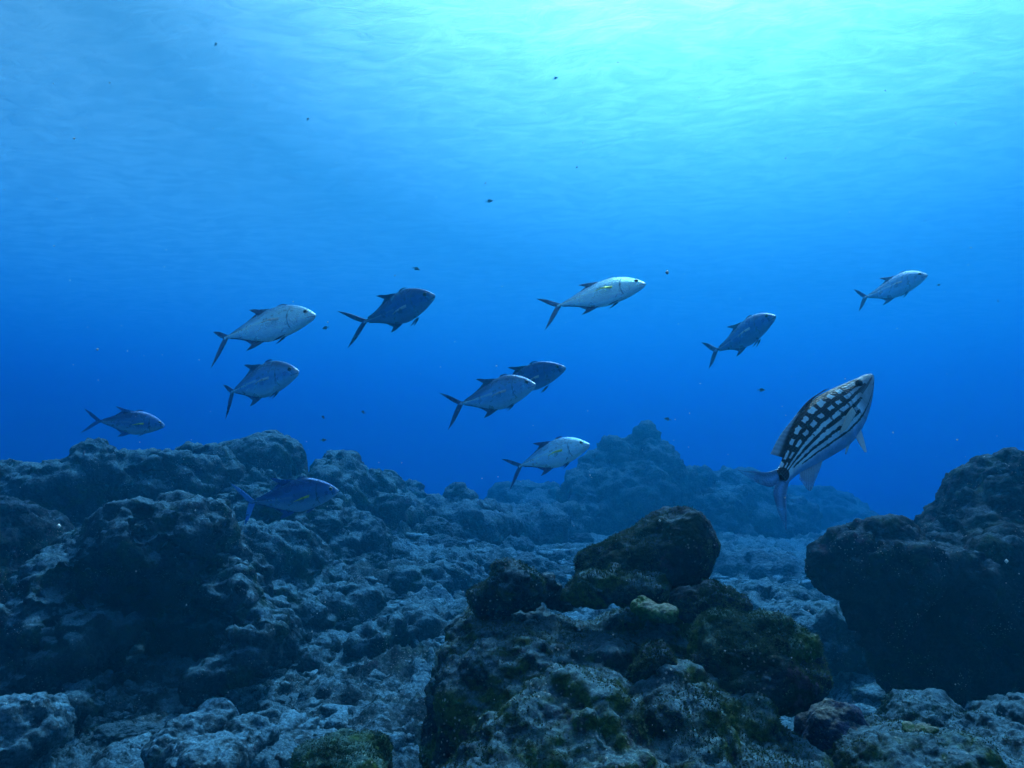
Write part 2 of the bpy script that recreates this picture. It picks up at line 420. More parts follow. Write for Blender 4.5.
def body(sh, top, bot, wid, colf, nx=150, na=72, power=0.9, gill=None):
    # x runs 0 (snout) .. 1 (tail root)
    xs = (1 - np.cos(np.linspace(0, 1, nx) * math.pi * .5)) * .35 + np.linspace(0, 1, nx) * .65
    T, B, Wd = interp(xs, top), interp(xs, bot), interp(xs, wid)
    th = np.linspace(0, 2 * math.pi, na, endpoint=False)
    c, s_ = np.cos(th), np.sin(th)
    mid, hh = (T + B) / 2, (T - B) / 2
    Y = Wd[:, None] * np.sign(c) * np.abs(c) ** 1.25
    Z = mid[:, None] + hh[:, None] * np.sign(s_) * np.abs(s_) ** power
    X = np.repeat(xs[:, None], na, 1)
    if gill:                               # the step behind the gill cover
        gx = gill + 0.045 * np.cos(np.clip((Z - mid[:, None]) / np.maximum(hh[:, None], 1e-4), -1, 1) * 1.6)
        Y = Y * (1 + 0.10 * np.exp(-np.clip(gx - X, 0, 1) / 0.03) * (X < gx))
    V = np.stack([X, Y, Z], -1).reshape(-1, 3)
    tt = np.repeat(s_[None], nx, 0).ravel(); side = np.repeat(c[None], nx, 0).ravel()
    C = colf(V[:, 0], tt, V)
    I = np.arange(nx * na).reshape(nx, na); J = np.roll(I, -1, 1)
    F = np.stack([I[:-1], I[1:], J[1:], J[:-1]], -1).reshape(-1, 4)
    n0 = len(V)
    V = np.concatenate([V, [[xs[0] - .004, 0, mid[0]], [xs[-1] + .01, 0, mid[-1]]]]); C = np.concatenate([C, C[:1], C[-1:]])
    cap = [[n0, i, (i + 1) % na, (i + 1) % na] for i in range(0)]
    capF = []
    for i in range(0, na, 2):
        a, b_, c_ = i, (i + 1) % na, (i + 2) % na
        capF.append([n0, a, b_, c_]); capF.append([n0 + 1, I[-1, c_], I[-1, b_], I[-1, a]])
    sh.add(V, np.concatenate([F, np.array(capF)]), C)
    return lambda x: (interp(np.atleast_1d(x), wid)[0], interp(np.atleast_1d(x), top)[0], interp(np.atleast_1d(x), bot)[0])

def bend(V, amp, ph):
    """sideways swimming curve of the whole body (in the fish's own y)"""
    x = V[:, 0]; V = V.copy()
    V[:, 1] += amp * np.clip(x - .15, 0, 2) ** 2 * np.cos(ph + x * 2.2) 
    return V
def fish_object(name, sh, mat, snout, root, roll, bend_amp, ph):
    V, F, C = sh.arrays()
    if C.shape[1] == 3: C = np.concatenate([C, np.ones((len(C), 1))], 1)
    V = bend(V, bend_amp, ph)
    V[:, 0] -= 0.45
    me = mesh_data(name, V, F, [mat])
    if len(me.vertices) == len(C):
        a = me.color_attributes.new("skin", 'FLOAT_COLOR', 'POINT')
        a.data.foreach_set("color", np.clip(C, 0, 1).astype(np.float32).ravel())
    o = bpy.data.objects.new(name, me); COL.objects.link(o)
    S, T = Vector(snout), Vector(root); ax = T - S; ln = ax.length; ax.normalize()
    up = Vector((0, 0, 1)); yv = up.cross(ax).normalized(); zv = ax.cross(yv).normalized()
    Mx = Matrix((ax, yv, zv)).transposed() @ Matrix.Rotation(roll, 3, 'X')
    M4 = Mx.to_4x4(); M4.translation = S + (T - S) * 0.45
    o.matrix_world = M4 @ Matrix.Scale(ln, 4)
    return o
def eyes(o, x, z, wfun, r, iris, bend_amp, ph, out=0.62):
    for s in (1, -1):
        w, t, b = wfun(x)
        mid, hh = (t + b) / 2, (t - b) / 2
        sn = abs((z - mid) / hh) ** (1 / .9); cs = math.sqrt(max(0, 1 - sn * sn))
        y = w * cs ** 1.25 * (1.1 if x > .12 else 1.0) - r * .10
        for nm, rr, dy, mat in (("eye", r, 0.0, iris), ("pupil", r * .66, r * .24, M_PUPIL)):
            n = 20; th = np.linspace(0, math.pi, 11); p = np.linspace(0, 2 * math.pi, n, endpoint=False)
            P = np.stack([np.outer(np.sin(th), np.cos(p)), np.outer(np.cos(th), np.ones(n)), np.outer(np.sin(th), np.sin(p))], -1).reshape(-1, 3) * rr * np.array([1, .42, 1])
            P += np.array([x - .45, s * (y - r * .12 + dy), z])
            I = np.arange(11 * n).reshape(11, n); J = np.roll(I, -1, 1)
            F = np.stack([I[:-1], I[1:], J[1:], J[:-1]], -1).reshape(-1, 4)
            if nm == "eye": e = mesh_obj("eye", P, F, [mat], o)
            else: mesh_obj("pupil", P, F, [mat], e)

TREV_TOP = [(0, .012), (.025, .038), (.07, .078), (.15, .132), (.26, .180), (.38, .203), (.5, .192), (.62, .152), (.75, .100), (.86, .050), (.94, .023), (1, .020)]
TREV_BOT = [(0, -.022), (.025, -.046), (.07, -.072), (.15, -.112), (.26, -.152), (.38, -.180), (.48, -.184), (.6, -.150), (.75, -.092), (.86, -.046), (.94, -.021), (1, -.018)]
TREV_W = [(0, .010), (.03, .026), (.1, .048), (.2, .066), (.35, .076), (.5, .070), (.7, .045), (.86, .022), (.94, .014), (1, .011)]
def trevally(label, snout, root, tone, roll=0, bamp=0.0, ph=0.0, pec='pale', tails=None, deep=1.0, up=1, low=1, dors=1.0, splay=0.03, tail_col=None, name="trevally"):
    sh = Shell()
    back, flank, belly, finc = {
        'silver': ((.10, .30, .50), (.46, .84, .98), (.60, .92, 1.0), (.04, .08, .18)),
        'grey':   ((.05, .12, .26), (.15, .40, .68), (.34, .66, .88), (.03, .06, .16)),
        'dusky':  ((.02, .07, .22), (.05, .16, .42), (.12, .30, .60), (.025, .055, .15)),
        'blue':   ((.02, .07, .20), (.08, .20, .42), (.22, .42, .62), (.03, .10, .30))}[tone]
    def colf(x, t, V):
        c = mixc(np.tile(flank, (len(x), 1)), back, sstep(.15, .80, t + .25 * sstep(.35, .8, x))); c = mixc(c, belly, sstep(.0, -.7, t))
        spots = worley(V * 55) ; c = mixc(c, (.03, .04, .05), (spots < .13) * sstep(.1, .6, t) * .5)
        # lateral line: arched in front, straight scutes behind
        zl = np.where(x < .55, .012 + .075 * np.sin(np.clip((x - .2) / .36, 0, 1) * math.pi * .62 + .55) , 0)
        zl = np.where(x < .55, np.interp(x, [.2, .3, .42, .55], [.055, .082, .05, .0]), 0.0)
        d = np.abs(V[:, 2] - zl)
        c = mixc(c, (.03, .04, .06) if tone != 'blue' else (.1, .25, .4), (d < .0035) * (x > .2) * (x < .56) * .6)
        c = mixc(c, (.75, .98, .92) if tone in ('silver', 'grey') else (.26, .40, .55), (d < .009) * (x > .53) * (x < .98) * (.75 + .2 * np.sin(x * 260)))
        c = mixc(c, (.03, .04, .06), (V[:, 2] > zl + .006) * (V[:, 2] < zl + .014) * (x > .5) * (x < .97) * .7)
        gx = .215 + .045 * np.cos(np.clip(t, -1, 1) * 1.6)
        c = mixc(c, (.03, .035, .05), np.exp(-((x - gx) / .0045) ** 2) * (t < .75) * (t > -.8) * .85)
        c = mixc(c, (.02, .02, .03), np.exp(-((x - .255) / .011) ** 2 - ((V[:, 2] - .005) / .016) ** 2) * .9)
        zm = -.018 - x * .22
        c = mixc(c, (.03, .03, .04), np.exp(-((V[:, 2] - zm) / .003) ** 2) * (x < .062) * .9)
        c = mixc(c, (.75, .78, .78) if tone != 'dusky' else (.45, .5, .52), sstep(.055, .015, x) * .55 * (np.abs(V[:, 2] - zm) > .004))
        px_ = np.exp(-((x - .16) / .004) ** 2) * (t < .2) * (t > -.7) * .35
        c = mixc(c, (.1, .12, .15), px_)
        c = mixc(c, (.10, .22, .50), (worley(V * 42 + 7) < .13) * sstep(-.3, .5, t) * .3)
        return c * (1 + .13 * perlin(V * np.array([5, 9, 30])) + .10 * perlin(V * 40))[:, None]
    wf = body(sh, [(a, b * deep) for a, b in TREV_TOP], [(a, b * deep) for a, b in TREV_BOT], TREV_W, colf, gill=.215)
    tc_ = np.array(tail_col if tail_col else finc)
    fc = lambda t, q: np.tile(finc, (len(t), 1)) * (1 + .25 * np.sin(t * 60))[:, None]
    tcf = lambda t, q: np.tile(tc_, (len(t), 1)) * (1 + .2 * np.sin(q * 40) + .3 * (q < .2))[:, None]
    def P(*a): return [(x, 0, z * (deep if x < .935 else 1)) for x, z in a]
    # tail: leading edge and trailing edge of each lobe
    for (tx, tz) in (tails if tails else ((1.24, .19), (1.17, -.27))):
        s = 1 if tz > 0 else -1; p0 = np.array([.945, .008 * s]); fk = np.array([1.02, 0.0]); tp = np.array([tx, tz / math.cos(roll)])
        d = (tp - p0) / np.linalg.norm(tp - p0); nrm = np.array([-d[1], d[0]]) * s
        ld = [p0 + (tp - p0) * q + nrm * g for q, g in ((0, 0), (.3, .007), (.65, .013), (1, 0))]
        tr_ = [fk + (tp - fk) * q + nrm * g for q, g in ((0, 0), (.3, -.007), (.65, -.004), (1.005, 0))]
        sh.fin(P(*[tuple(v) for v in ld]), P(*[tuple(v) for v in tr_]), 34, 7, .0055, tcf)
    # second dorsal and anal: falcate front lobe then a low rear edge
    sh.fin(P((.48, .190), (.53, .178), (.58, .160), (.62, .146)), P((.545, .208), (.64, .225), (.70, .225 + .02 * dors), (.765, .225 + .03 * dors)), 30, 7, .004, fc)
    sh.fin(P((.58, .160), (.70, .108), (.82, .055), (.93, .020)), P((.66, .188), (.73, .130), (.83, .076), (.935, .034)), 40, 5, .003, fc)
    sh.fin(P((.49, -.168), (.53, -.158), (.57, -.146), (.61, -.134)), P((.56, -.200), (.63, -.225), (.67, -.232), (.70, -.235)), 30, 7, .004, fc)
    sh.fin(P((.58, -.146), (.70, -.098), (.82, -.050), (.93, -.018)), P((.65, -.178), (.72, -.122), (.83, -.070), (.935, -.032)), 40, 5, .003, fc)
    sh.fin(P((.33, .206), (.38, .209), (.45, .200)), P((.37, .224), (.42, .222), (.455, .206)), 16, 5, .003, fc)
    pc = {'yellow': (.62, .66, .06), 'pale': (.55, .60, .58), 'dark': finc}[pec]
    pcf = lambda t, q: np.tile(pc, (len(t), 1)) * (1 + .15 * np.sin(q * 30))[:, None]
    for s in (1, -1):
        w = TREV_W[4][1]
        y0, y1 = s * .070, s * (.074 + splay)
        sh.fin([(.262, y0 * .95, .012), (.34, y0 * 1.06, .008), (.44, y1, -.012), (.53, y1 * 1.02, -.045)],
               [(.270, y0 * .95, -.020), (.34, y0 * 1.05, -.022), (.43, y1, -.030), (.53, y1 * 1.02, -.047)], 24, 5, .0028, pcf)
        sh.fin([(.28, s * .012, -.148), (.34, s * .02, -.190), (.395, s * .026, -.212)], [(.33, s * .010, -.160), (.365, s * .02, -.185), (.400, s * .026, -.212)], 14, 4, .003, fc)
    o = fish_object(name, sh, M_TREV, snout, root, roll, bamp, ph)
    eyes(o, .092, .036, wf, .027, M_IRISD if tone in ('dusky', 'grey') else M_IRIS, bamp, ph)
    tag(o, label, "fish", "silver trevallies schooling over the reef")
    return o

SN_TOP = [(0, .010), (.03, .030), (.1, .056), (.2, .094), (.32, .138), (.45, .176), (.58, .186), (.72, .160), (.86, .098), (.95, .060), (1, .055)]
SN_BOT = [(0, -.020), (.03, -.046), (.1, -.094), (.2, -.146), (.32, -.186), (.45, -.195), (.6, -.160), (.75, -.112), (.88, -.068), (.95, -.055), (1, -.053)]
SN_W = [(0, .012), (.03, .026), (.1, .044), (.2, .064), (.35, .080), (.5, .080), (.7, .062), (.86, .034), (.94, .024), (1, .018)]
def snapper(label, snout, root, roll, bamp, ph):
    sh = Shell()
    def colf(x, t, V):
        n = perlin(V * 34) ; n2 = perlin(V * 70 + 5)
        zt = np.interp(x, [p[0] for p in SN_TOP], [p[1] for p in SN_TOP]); zb = np.interp(x, [p[0] for p in SN_BOT], [p[1] for p in SN_BOT])
        h = (V[:, 2] - zb) / (zt - zb)                      # 0 belly .. 1 back
        white = np.array((.72, .95, 1.0)); black = np.array((.012, .012, .016)); grey = np.array((.22, .28, .33))
        c = np.tile(white, (len(x), 1)); c = mixc(c, (.16, .38, .62), sstep(.36, .12, h))
        c = mixc(c, grey, sstep(.34, .20, x) * .8)
        xe = x + n * .012
        def stripe(h0, w, a, b, dh=0.0):
            hc = h0 + dh * (x - .5) + .010 * n2
            return (np.abs(h - hc) < w * (1 + .5 * n)) * (xe > a) * (xe < b)
        k = np.zeros(len(x))
        for h0, w, a, b, dh in ((.985, .035, .13, .93, 0), (.835, .036, .16, .95, 0), (.690, .036, .12, .96, -.02), (.545, .034, .22, .95, .02), (.40, .030, .30, .90, .05), (.27, .020, .04, .84, .05)):
            k = np.maximum(k, stripe(h0, w, a, b, dh))
        row = np.floor(h * 7); xj = xe + .016 * perlin(np.stack([x * 9, row * 3.7, 0 * x], 1)) + .010 * np.sin(row * 4.1)
        bars = (np.abs(((xj - .30) / .082) % 1 - .5) < .22 + .12 * perlin(np.stack([x * 14, row * 5.3, 0 * x + 3], 1))) * (h > .66) * (xe > .26) * (xe < .93)
        k = np.maximum(k, bars)
        bars2 = (np.abs(((xe - .30) / .082) % 1 - .5) < .10) * (h > .55) * (h < .7) * (xe > .3) * (xe < .75) * (n > -.1)
        k = np.maximum(k, bars2 * .8)
        c = mixc(c, black, k)
        c = mixc(c, black, (np.hypot(x - .985, (h - .60) * .11) < .042) * 1.0)
        c = mixc(c, black, (np.abs(h - .62) < .05) * (x > .03) * (x < .2) * .85)
        zm = .2
        c = mixc(c, (.02, .02, .03), (np.abs(V[:, 2] + .02 + x * .2) < .003) * (x < .07))
        gx = .26 + .05 * np.cos(np.clip(t, -1, 1) * 1.6)
        c = mixc(c, (.10, .13, .17), np.exp(-((x - gx) / .005) ** 2) * (t < .4) * (t > -.8) * .5)
        c = mixc(c, (.015, .015, .02), np.exp(-((x - .345) / .022) ** 2 - ((h - .47) / .09) ** 2) * 1.3)
        sc = np.sin((x * 1.0 + V[:, 2] * .9) * 230) * np.sin((x * 1.0 - V[:, 2] * .9) * 230)
        c = mixc(c, (.42, .50, .56), sstep(.2, .8, sc) * .20)
        return c * (1 + .30 * perlin(V * 16) + .15 * n2)[:, None]
    wf = body(sh, SN_TOP, SN_BOT, SN_W, colf, nx=420, na=300, gill=.27)
    def P(*a): return [(x, 0, z) for x, z in a]
    fc = lambda t, q: np.concatenate([mixc(np.tile((.42, .54, .62), (len(t), 1)), (.14, .2, .26), sstep(.2, 1, q) * .4) * (1 + .3 * np.sin(t * 80))[:, None], (1 - .6 * sstep(.1, .9, q))[:, None]], 1)
    def al(c, a): return np.concatenate([c, a[:, None]], 1)
    def tailc(t, q): return al(mixc(np.tile((.16, .38, .60), (len(t), 1)), (.012, .012, .016), sstep(.09, .03, t)) * (1 + .3 * np.sin(q * 60))[:, None], np.clip(1.0 - .75 * sstep(.15, .8, t) + .25 * (q < .12), 0, 1))
    for s in (1, -1):
        sh.fin(P((.965, .045 * s), (1.05, .09 * s), (1.12, .155 * s), (1.20, .235 * s)), P((1.0, .0), (1.085, .006 * s), (1.155, .10 * s), (1.203, .233 * s)), 40, 12, .008, tailc)
    sh.fin(P((.32, .150), (.45, .180), (.62, .178), (.80, .120), (.90, .075)), P((.36, .168), (.50, .196), (.68, .190), (.84, .178), (.955, .150)), 60, 8, .005,
           lambda t, q: mixc(np.tile((.05, .05, .06), (len(t), 1)), (.5, .58, .62), sstep(.2, .6, q) * (t > .45)) * (1 + .2 * np.sin(t * 120))[:, None])
    sh.fin(P((.68, -.124), (.75, -.105), (.81, -.088), (.87, -.068)), P((.75, -.155), (.83, -.180), (.895, -.195), (.905, -.095)), 40, 8, .006, fc)
    for s in (1, -1):
        sh.fin([(.34, s * .03, -.160), (.40, s * .06, -.215), (.46, s * .09, -.265)], [(.40, s * .02, -.165), (.435, s * .05, -.205), (.47, s * .085, -.258)], 26, 7, .005,
               lambda t, q: np.tile((.66, .74, .76), (len(t), 1)) * (1 + .2 * np.sin(q * 40))[:, None])
        sh.fin([(.345, s * .096, .000), (.42, s * .118, .005), (.51, s * .130, -.015), (.57, s * .134, -.03)], [(.35, s * .096, -.045), (.42, s * .114, -.045), (.50, s * .126, -.05), (.56, s * .132, -.04)], 26, 7, .003,
               lambda t, q: np.tile((.60, .60, .52), (len(t), 1)) * (1 + .15 * np.sin(q * 40))[:, None])
    o = fish_object("snapper", sh, M_SNAP, snout, root, roll, bamp, ph)
    eyes(o, .150, .040, wf, .030, M_IRISD, bamp, ph)
    tag(o, label, "fish")
    return o
def small_fish(label, px, py, Y, size, yaw, pitch):
    sh = Shell()
    colf = lambda x, t, V: mixc(np.tile((.05, .06, .08), (len(x), 1)), (.14, .16, .18), sstep(.2, -.6, t))
    body(sh, [(0, 0.01), (.2, .13), (.45, .21), (.75, .12), (1, .035)], [(0, -.01), (.2, -.11), (.45, -.19), (.75, -.11), (1, -.035)], [(0, .02), (.4, .09), (1, .015)], colf, nx=26, na=16)
    fc = lambda t, q: np.tile((.05, .06, .08), (len(t), 1))
    def P(*a): return [(x, 0, z) for x, z in a]
    for s in (1, -1): sh.fin(P((.96, .03 * s), (1.1, .1 * s), (1.3, .2 * s)), P((1.0, 0), (1.12, .03 * s), (1.3, .19 * s)), 10, 3, .01, fc)
    sh.fin(P((.3, .17), (.5, .19), (.8, .09)), P((.42, .25), (.65, .29), (.88, .16)), 10, 3, .01, fc)
    sh.fin(P((.5, -.17), (.6, -.15), (.8, -.09)), P((.6, -.26), (.75, -.25), (.88, -.14)), 10, 3, .01, fc)
    c = Vector(at(px, py, Y)); d = Vector((math.cos(yaw) * math.cos(pitch), math.sin(yaw) * math.cos(pitch), math.sin(pitch)))
    o = fish_object("small_fish", sh, M_SNAP, c + d * size * .5, c - d * size * .5, 0, 0, 0)
    tag(o, label, "small fish", "tiny dark fish scattered in open water")
    return o

# ------------------------------------------------------------------ the seabed
def floor_z(x, y):
    z = np.full_like(x, 0.0)
    z = z + 0.75 * sstep(-0.6, -4.5, x - (y - 6) * 0.10) * sstep(6.4, 10.5, y)        # slope rising to the left reef
    z = z + 0.55 * np.exp(-((x + 1.6) / 2.2) ** 2 - ((y - 11) / 3.2) ** 2)
    z = z + 0.30 * np.exp(-((x - 2.2) / 2.6) ** 2 - ((y - 15) / 3.0) ** 2)
    z = z - 0.20 * np.exp(-((x - 2.0) / 0.9) ** 2 - ((y - 6.5) / 3.5) ** 2)           # sandy channel on the right
    z = z - 3.0 * sstep(17, 45, y) + 1.2 * sstep(-6, -30, x) + 1.0 * sstep(6, 30, x)
    return z
def seabed():
    nr, nc = 900, 820
    Yr = 0.9 * (149 / 0.9) ** np.linspace(0, 1, nr); tc = np.linspace(-1.25, 1.25, nc)
    Y = np.repeat(Yr[:, None], nc, 1); X = Y * tc[None]
    X = np.clip(X, -148, 148); x, y = X.ravel(), Y.ravel()
    near = np.exp(-y / 30.0)
    Z = floor_z(x, y)
    P = np.stack([x, y, 0 * x], 1)
    sand = sstep(-.05, .45, perlin(P * .55 + 3.3) + .45 * np.exp(-((x - 2.0) / 1.0) ** 2) + .6 * np.exp(-((x + 2.1) / 1.3) ** 2 - ((y - 4.7) / .8) ** 2))
    rough = 1 - .62 * sand
    P2 = P + .12 * np.stack([perlin(P * 2.3), perlin(P * 2.3 + 9), 0 * x], 1)
    Z = Z + .16 * fbm(P * .8, 3) + rough * (.26 * knobs(P2 * 1.7) + .15 * knobs(P2 * 3.9 + 5)) * near ** .3
    Z = Z + (.060 * knobs(P2 * 9 + 2) + .028 * knobs(P2 * 21) ) * np.clip(rough + .15, 0, 1) * near + .09 * fbm(P * 4, 5, .65) * rough + .008 * fbm(P * 30, 3) * near
    V = np.stack([x, y, Z], 1); I = np.arange(nr * nc).reshape(nr, nc)
    F = np.stack([I[:-1, :-1], I[:-1, 1:], I[1:, 1:], I[1:, :-1]], -1).reshape(-1, 4)
    g = np.linspace(-149, 149, 90); gx, gy = np.meshgrid(g, g, indexing='ij')
    gz = floor_z(gx.ravel(), gy.ravel()) - .55 + .25 * fbm(np.stack([gx.ravel(), gy.ravel(), 0 * gx.ravel()], 1) * .15, 3)
    J = np.arange(90 * 90).reshape(90, 90) + len(V)
    V = np.concatenate([V, np.stack([gx.ravel(), gy.ravel(), gz], 1)])
    F = np.concatenate([F, np.stack([J[:-1, :-1], J[1:, :-1], J[1:, 1:], J[:-1, 1:]], -1).reshape(-1, 4)])
    o = mesh_obj("seabed", V, F, [M_BED]); o['kind'] = 'structure'
    return o
def ground(x, y):
    return float(floor_z(np.array([x], float), np.array([y], float))[0])

# ------------------------------------------------------------------ the rocks, each a thing
def lob(px, py, Y, rx, rz, ry=None, rot=0.0):
    """an ellipsoid lobe where the photograph shows it: pixel centre, distance, half sizes in pixels (depth in metres)"""
    k = Y / FPX
    return (at(px, py, Y), np.array([rx * k, ry if ry else (rx + rz) * .5 * k, rz * k]), rot)
def rock(name, label, cat, lobes, mat, h=0.02, group=None, turf=0, seed=0, **kw):
    V, F = rock_mesh(lobes, h, seed=seed, **kw)
    base = np.array([(V[:, 0].min() + V[:, 0].max()) / 2, (V[:, 1].min() + V[:, 1].max()) / 2, V[:, 2].min()])
    o = mesh_obj(name, V - base, F, [mat]); o.location = base
    if turf: algae_turf(o, V - base, F, turf, seed)
    return tag(o, label, cat, group)
def algae_turf(o, V, F, n, seed):
    """short tufts of algae growing on the rock"""
    rng = np.random.default_rng(100 + seed); nn = vnormals(V, F)
    pr = np.clip(nn[:, 2] + .45, 0, 1) * np.clip(perlin(V * 5 + seed) * 2 + .5, 0, 1) * (V[:, 2] > V[:, 2].max() - .75); pr /= pr.sum()
    i = rng.choice(len(V), n, p=pr); P = V[i]; N_ = nn[i]; k = 3
    L_ = rng.uniform(.004, .011, (n, k, 1)); d = N_[:, None] + rng.normal(0, .55, (n, k, 3)); d /= np.linalg.norm(d, axis=2)[..., None]
    s = np.cross(d, rng.normal(size=(n, k, 3))); s /= np.linalg.norm(s, axis=2)[..., None]; w = rng.uniform(.0009, .0018, (n, k, 1))
    A = P[:, None] - N_[:, None] * .002
    T = np.stack([A - s * w, A + s * w, A + d * L_ + s * w * .4, A + d * L_ - s * w * .4], 2).reshape(-1, 3)
    Fq = np.arange(len(T)).reshape(-1, 4)
    t = mesh_obj("algae_turf", T, Fq, [M_TURF], o, smooth=False); t['kind'] = 'stuff' 

def build_reef():
    near = dict(knob=((.24, .026), (.10, .020), (.040, .012), (.016, .005)), crease=((.30, .026), (.12, .016), (.05, .007)), rough=.022, rscale=9.0, wscale=2.6, warp=.09, blend=.08)
    small = dict(knob=((.08, .020), (.03, .008)), crease=((.10, .010),), rough=.014, rscale=18.0, wscale=6, warp=.03, blend=.03)
    mid = dict(knob=((.55, .15), (.22, .095), (.08, .034)), crease=((.6, .14), (.25, .06)), rough=.06, rscale=4.5, wscale=1.5, warp=.20, blend=.14)
    far = dict(knob=((.8, .22), (.34, .13), (.15, .05)), crease=((.8, .15),), rough=.11, rscale=2.6, wscale=.9, warp=.3, blend=.25)
    # --- nearest outcrop, coming up from below the frame
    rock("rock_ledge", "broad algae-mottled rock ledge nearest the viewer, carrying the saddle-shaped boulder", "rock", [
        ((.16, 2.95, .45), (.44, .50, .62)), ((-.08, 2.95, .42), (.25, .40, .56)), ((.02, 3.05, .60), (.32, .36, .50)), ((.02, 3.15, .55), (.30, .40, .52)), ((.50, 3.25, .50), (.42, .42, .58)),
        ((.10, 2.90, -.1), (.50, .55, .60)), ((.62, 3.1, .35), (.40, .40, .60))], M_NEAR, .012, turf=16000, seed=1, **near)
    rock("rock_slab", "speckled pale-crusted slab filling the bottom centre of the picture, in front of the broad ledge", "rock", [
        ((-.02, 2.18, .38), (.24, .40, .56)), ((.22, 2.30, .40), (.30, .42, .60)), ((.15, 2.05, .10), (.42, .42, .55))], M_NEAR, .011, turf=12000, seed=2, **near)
    rock("rock_hump", "long dark hump right of the speckled slab, sloping down to the purple coral", "rock", [
        ((.50, 2.35, .44), (.26, .40, .56)), ((.72, 2.42, .40), (.22, .36, .54), .3), ((.60, 2.3, .05), (.40, .42, .5))], M_NEAR, .011, turf=12000, seed=3, **near)
    rock("boulder", "saddle-shaped dark boulder with a high right shoulder, standing on top of the near ledge", "boulder", [
        lob(668, 554, 3.15, 25, 25, .13), lob(668, 533, 3.15, 22, 12, .10), lob(634, 558, 3.15, 24, 16, .11), lob(608, 571, 3.12, 19, 10, .08), lob(688, 545, 3.2, 11, 14, .09)], M_DARK, .008, turf=5000, seed=4, **dict(near, warp=.025, blend=.16, crease=((.2, .012),), rough=.016, knob=((.16, .016), (.05, .008), (.022, .004))))
    rock("boulder", "small rounded knob of rock at the left end of the near ledge", "boulder", [
        lob(512, 583, 2.95, 26, 20), lob(488, 600, 2.95, 20, 14), lob(528, 590, 2.97, 14, 18)], M_NEAR, .007, turf=2500, seed=5, **dict(small, warp=.03))
    rock("boulder", "little pale upright knob between the left rounded knob and the saddle-shaped boulder", "boulder", [
        lob(550, 590, 3.05, 9, 13), lob(560, 597, 3.1, 10, 10)], M_REEF, .006, seed=6, **small)
    rock("boulder", "low brown mound lying right under the saddle-shaped boulder", "boulder", [
        lob(606, 588, 2.95, 34, 18, .12), lob(640, 590, 2.97, 28, 16, .12)], M_NEAR, .008, turf=2500, seed=7, **small)
    rock("boulder", "round dark boulder between the saddle-shaped boulder and the green-topped one", "boulder", [
        lob(706, 602, 2.85, 32, 19, .12), lob(728, 607, 2.9, 18, 14, .1)], M_DARK, .008, turf=2500, seed=8, **small)
    rock("boulder", "bulky green-topped boulder at the right end of the near ledge, black underneath", "boulder", [
        lob(742, 644, 2.65, 38, 24, .14), lob(772, 644, 2.68, 26, 23, .13), lob(722, 656, 2.7, 30, 22, .14), lob(792, 648, 2.7, 14, 14, .09)], M_GREEN, .009, turf=7000, seed=9, **dict(near, warp=.04))
    rock("boulder", "pitted dark block tucked under the green-topped boulder", "boulder", [
        lob(762, 676, 2.6, 34, 18, .13), lob(722, 690, 2.6, 36, 24, .15), lob(785, 674, 2.65, 14, 11, .08)], M_DARK, .009, turf=3000, seed=10, **near)
    rock("boulder", "small dark knob sticking up in the middle of the near ledge", "boulder", [
        lob(660, 663, 2.42, 18, 14, .06), lob(648, 674, 2.42, 14, 12, .06)], M_DARK, .006, turf=1200, seed=11, **small)
    # --- bottom right corner
    rock("nodule_coral", "purple-grey nodule-covered coral in the gap right of the dark hump", "coral", [
        lob(832, 735, 2.7, 30, 28, .13), lob(858, 752, 2.75, 26, 20, .12), lob(838, 765, 2.7, 40, 30, .14)], M_PURPLE, .006, seed=12, **dict(small, knob=((.032, .016), (.016, .004)), rough=.004, blend=.06))
    rock("nodule_coral", "small yellowish nodular coral on the right flank of the purple-grey one", "coral", [
        lob(884, 738, 2.62, 13, 9, .05), lob(876, 742, 2.62, 9, 8, .04)], M_YELLOW, .004, seed=13, **dict(small, knob=((.018, .010),), rough=.002))
    rock("coral_mound", "rounded teal-grey mound behind the bottom right mound", "coral", [
        lob(924, 722, 3.35, 40, 26, .22), lob(960, 738, 3.4, 30, 24, .2), lob(925, 760, 3.35, 50, 34, .25)], M_REEF, .010, turf=1200, seed=14, **dict(near, warp=.05, knob=((.14, .02), (.05, .01))))
    rock("coral_mound", "bottom right mound with a pale crusty patch, cut by the lower edge of the picture", "coral", [
        lob(912, 762, 2.55, 56, 34, .24), lob(876, 778, 2.5, 40, 30, .2), lob(945, 790, 2.5, 60, 40, .25)], M_NEAR, .009, turf=3000, seed=15, **dict(near, warp=.05, knob=((.12, .02), (.04, .01))))
    rock("coral_mound", "low pale mound at the lower right corner", "coral", [
        lob(996, 752, 3.0, 36, 18, .2), lob(1030, 770, 2.9, 40, 24, .2), lob(985, 775, 2.9, 36, 20, .2)], M_REEF, .009, turf=1200, seed=16, **dict(near, warp=.05, knob=((.12, .02), (.04, .01))))
    rock("coral_mound", "small mound against the right edge of the picture under the big dark wall", "coral", [
        lob(1012, 722, 3.6, 30, 18, .2), lob(1040, 730, 3.6, 40, 26, .25)], M_REEF, .011, seed=17, **dict(near, warp=.05))
    rock("crusty_coral", "pale green crusty coral patch capping the bottom right mound", "coral", [
        lob(917, 729, 2.50, 15, 5, .05)], M_YELLOW, .004, seed=18, **dict(small, warp=.03, knob=((.02, .008),), rough=.003))
    rock("crusty_coral", "yellow-green coral patch on the ledge just below the saddle-shaped boulder", "coral", [
        lob(650, 615, 2.72, 16, 6, .05), lob(664, 618, 2.70, 9, 5, .04), lob(640, 611, 2.76, 7, 5, .03)], M_YELLOW, .004, seed=19, **dict(small, warp=.04, knob=((.028, .014), (.012, .004)), rough=.006))
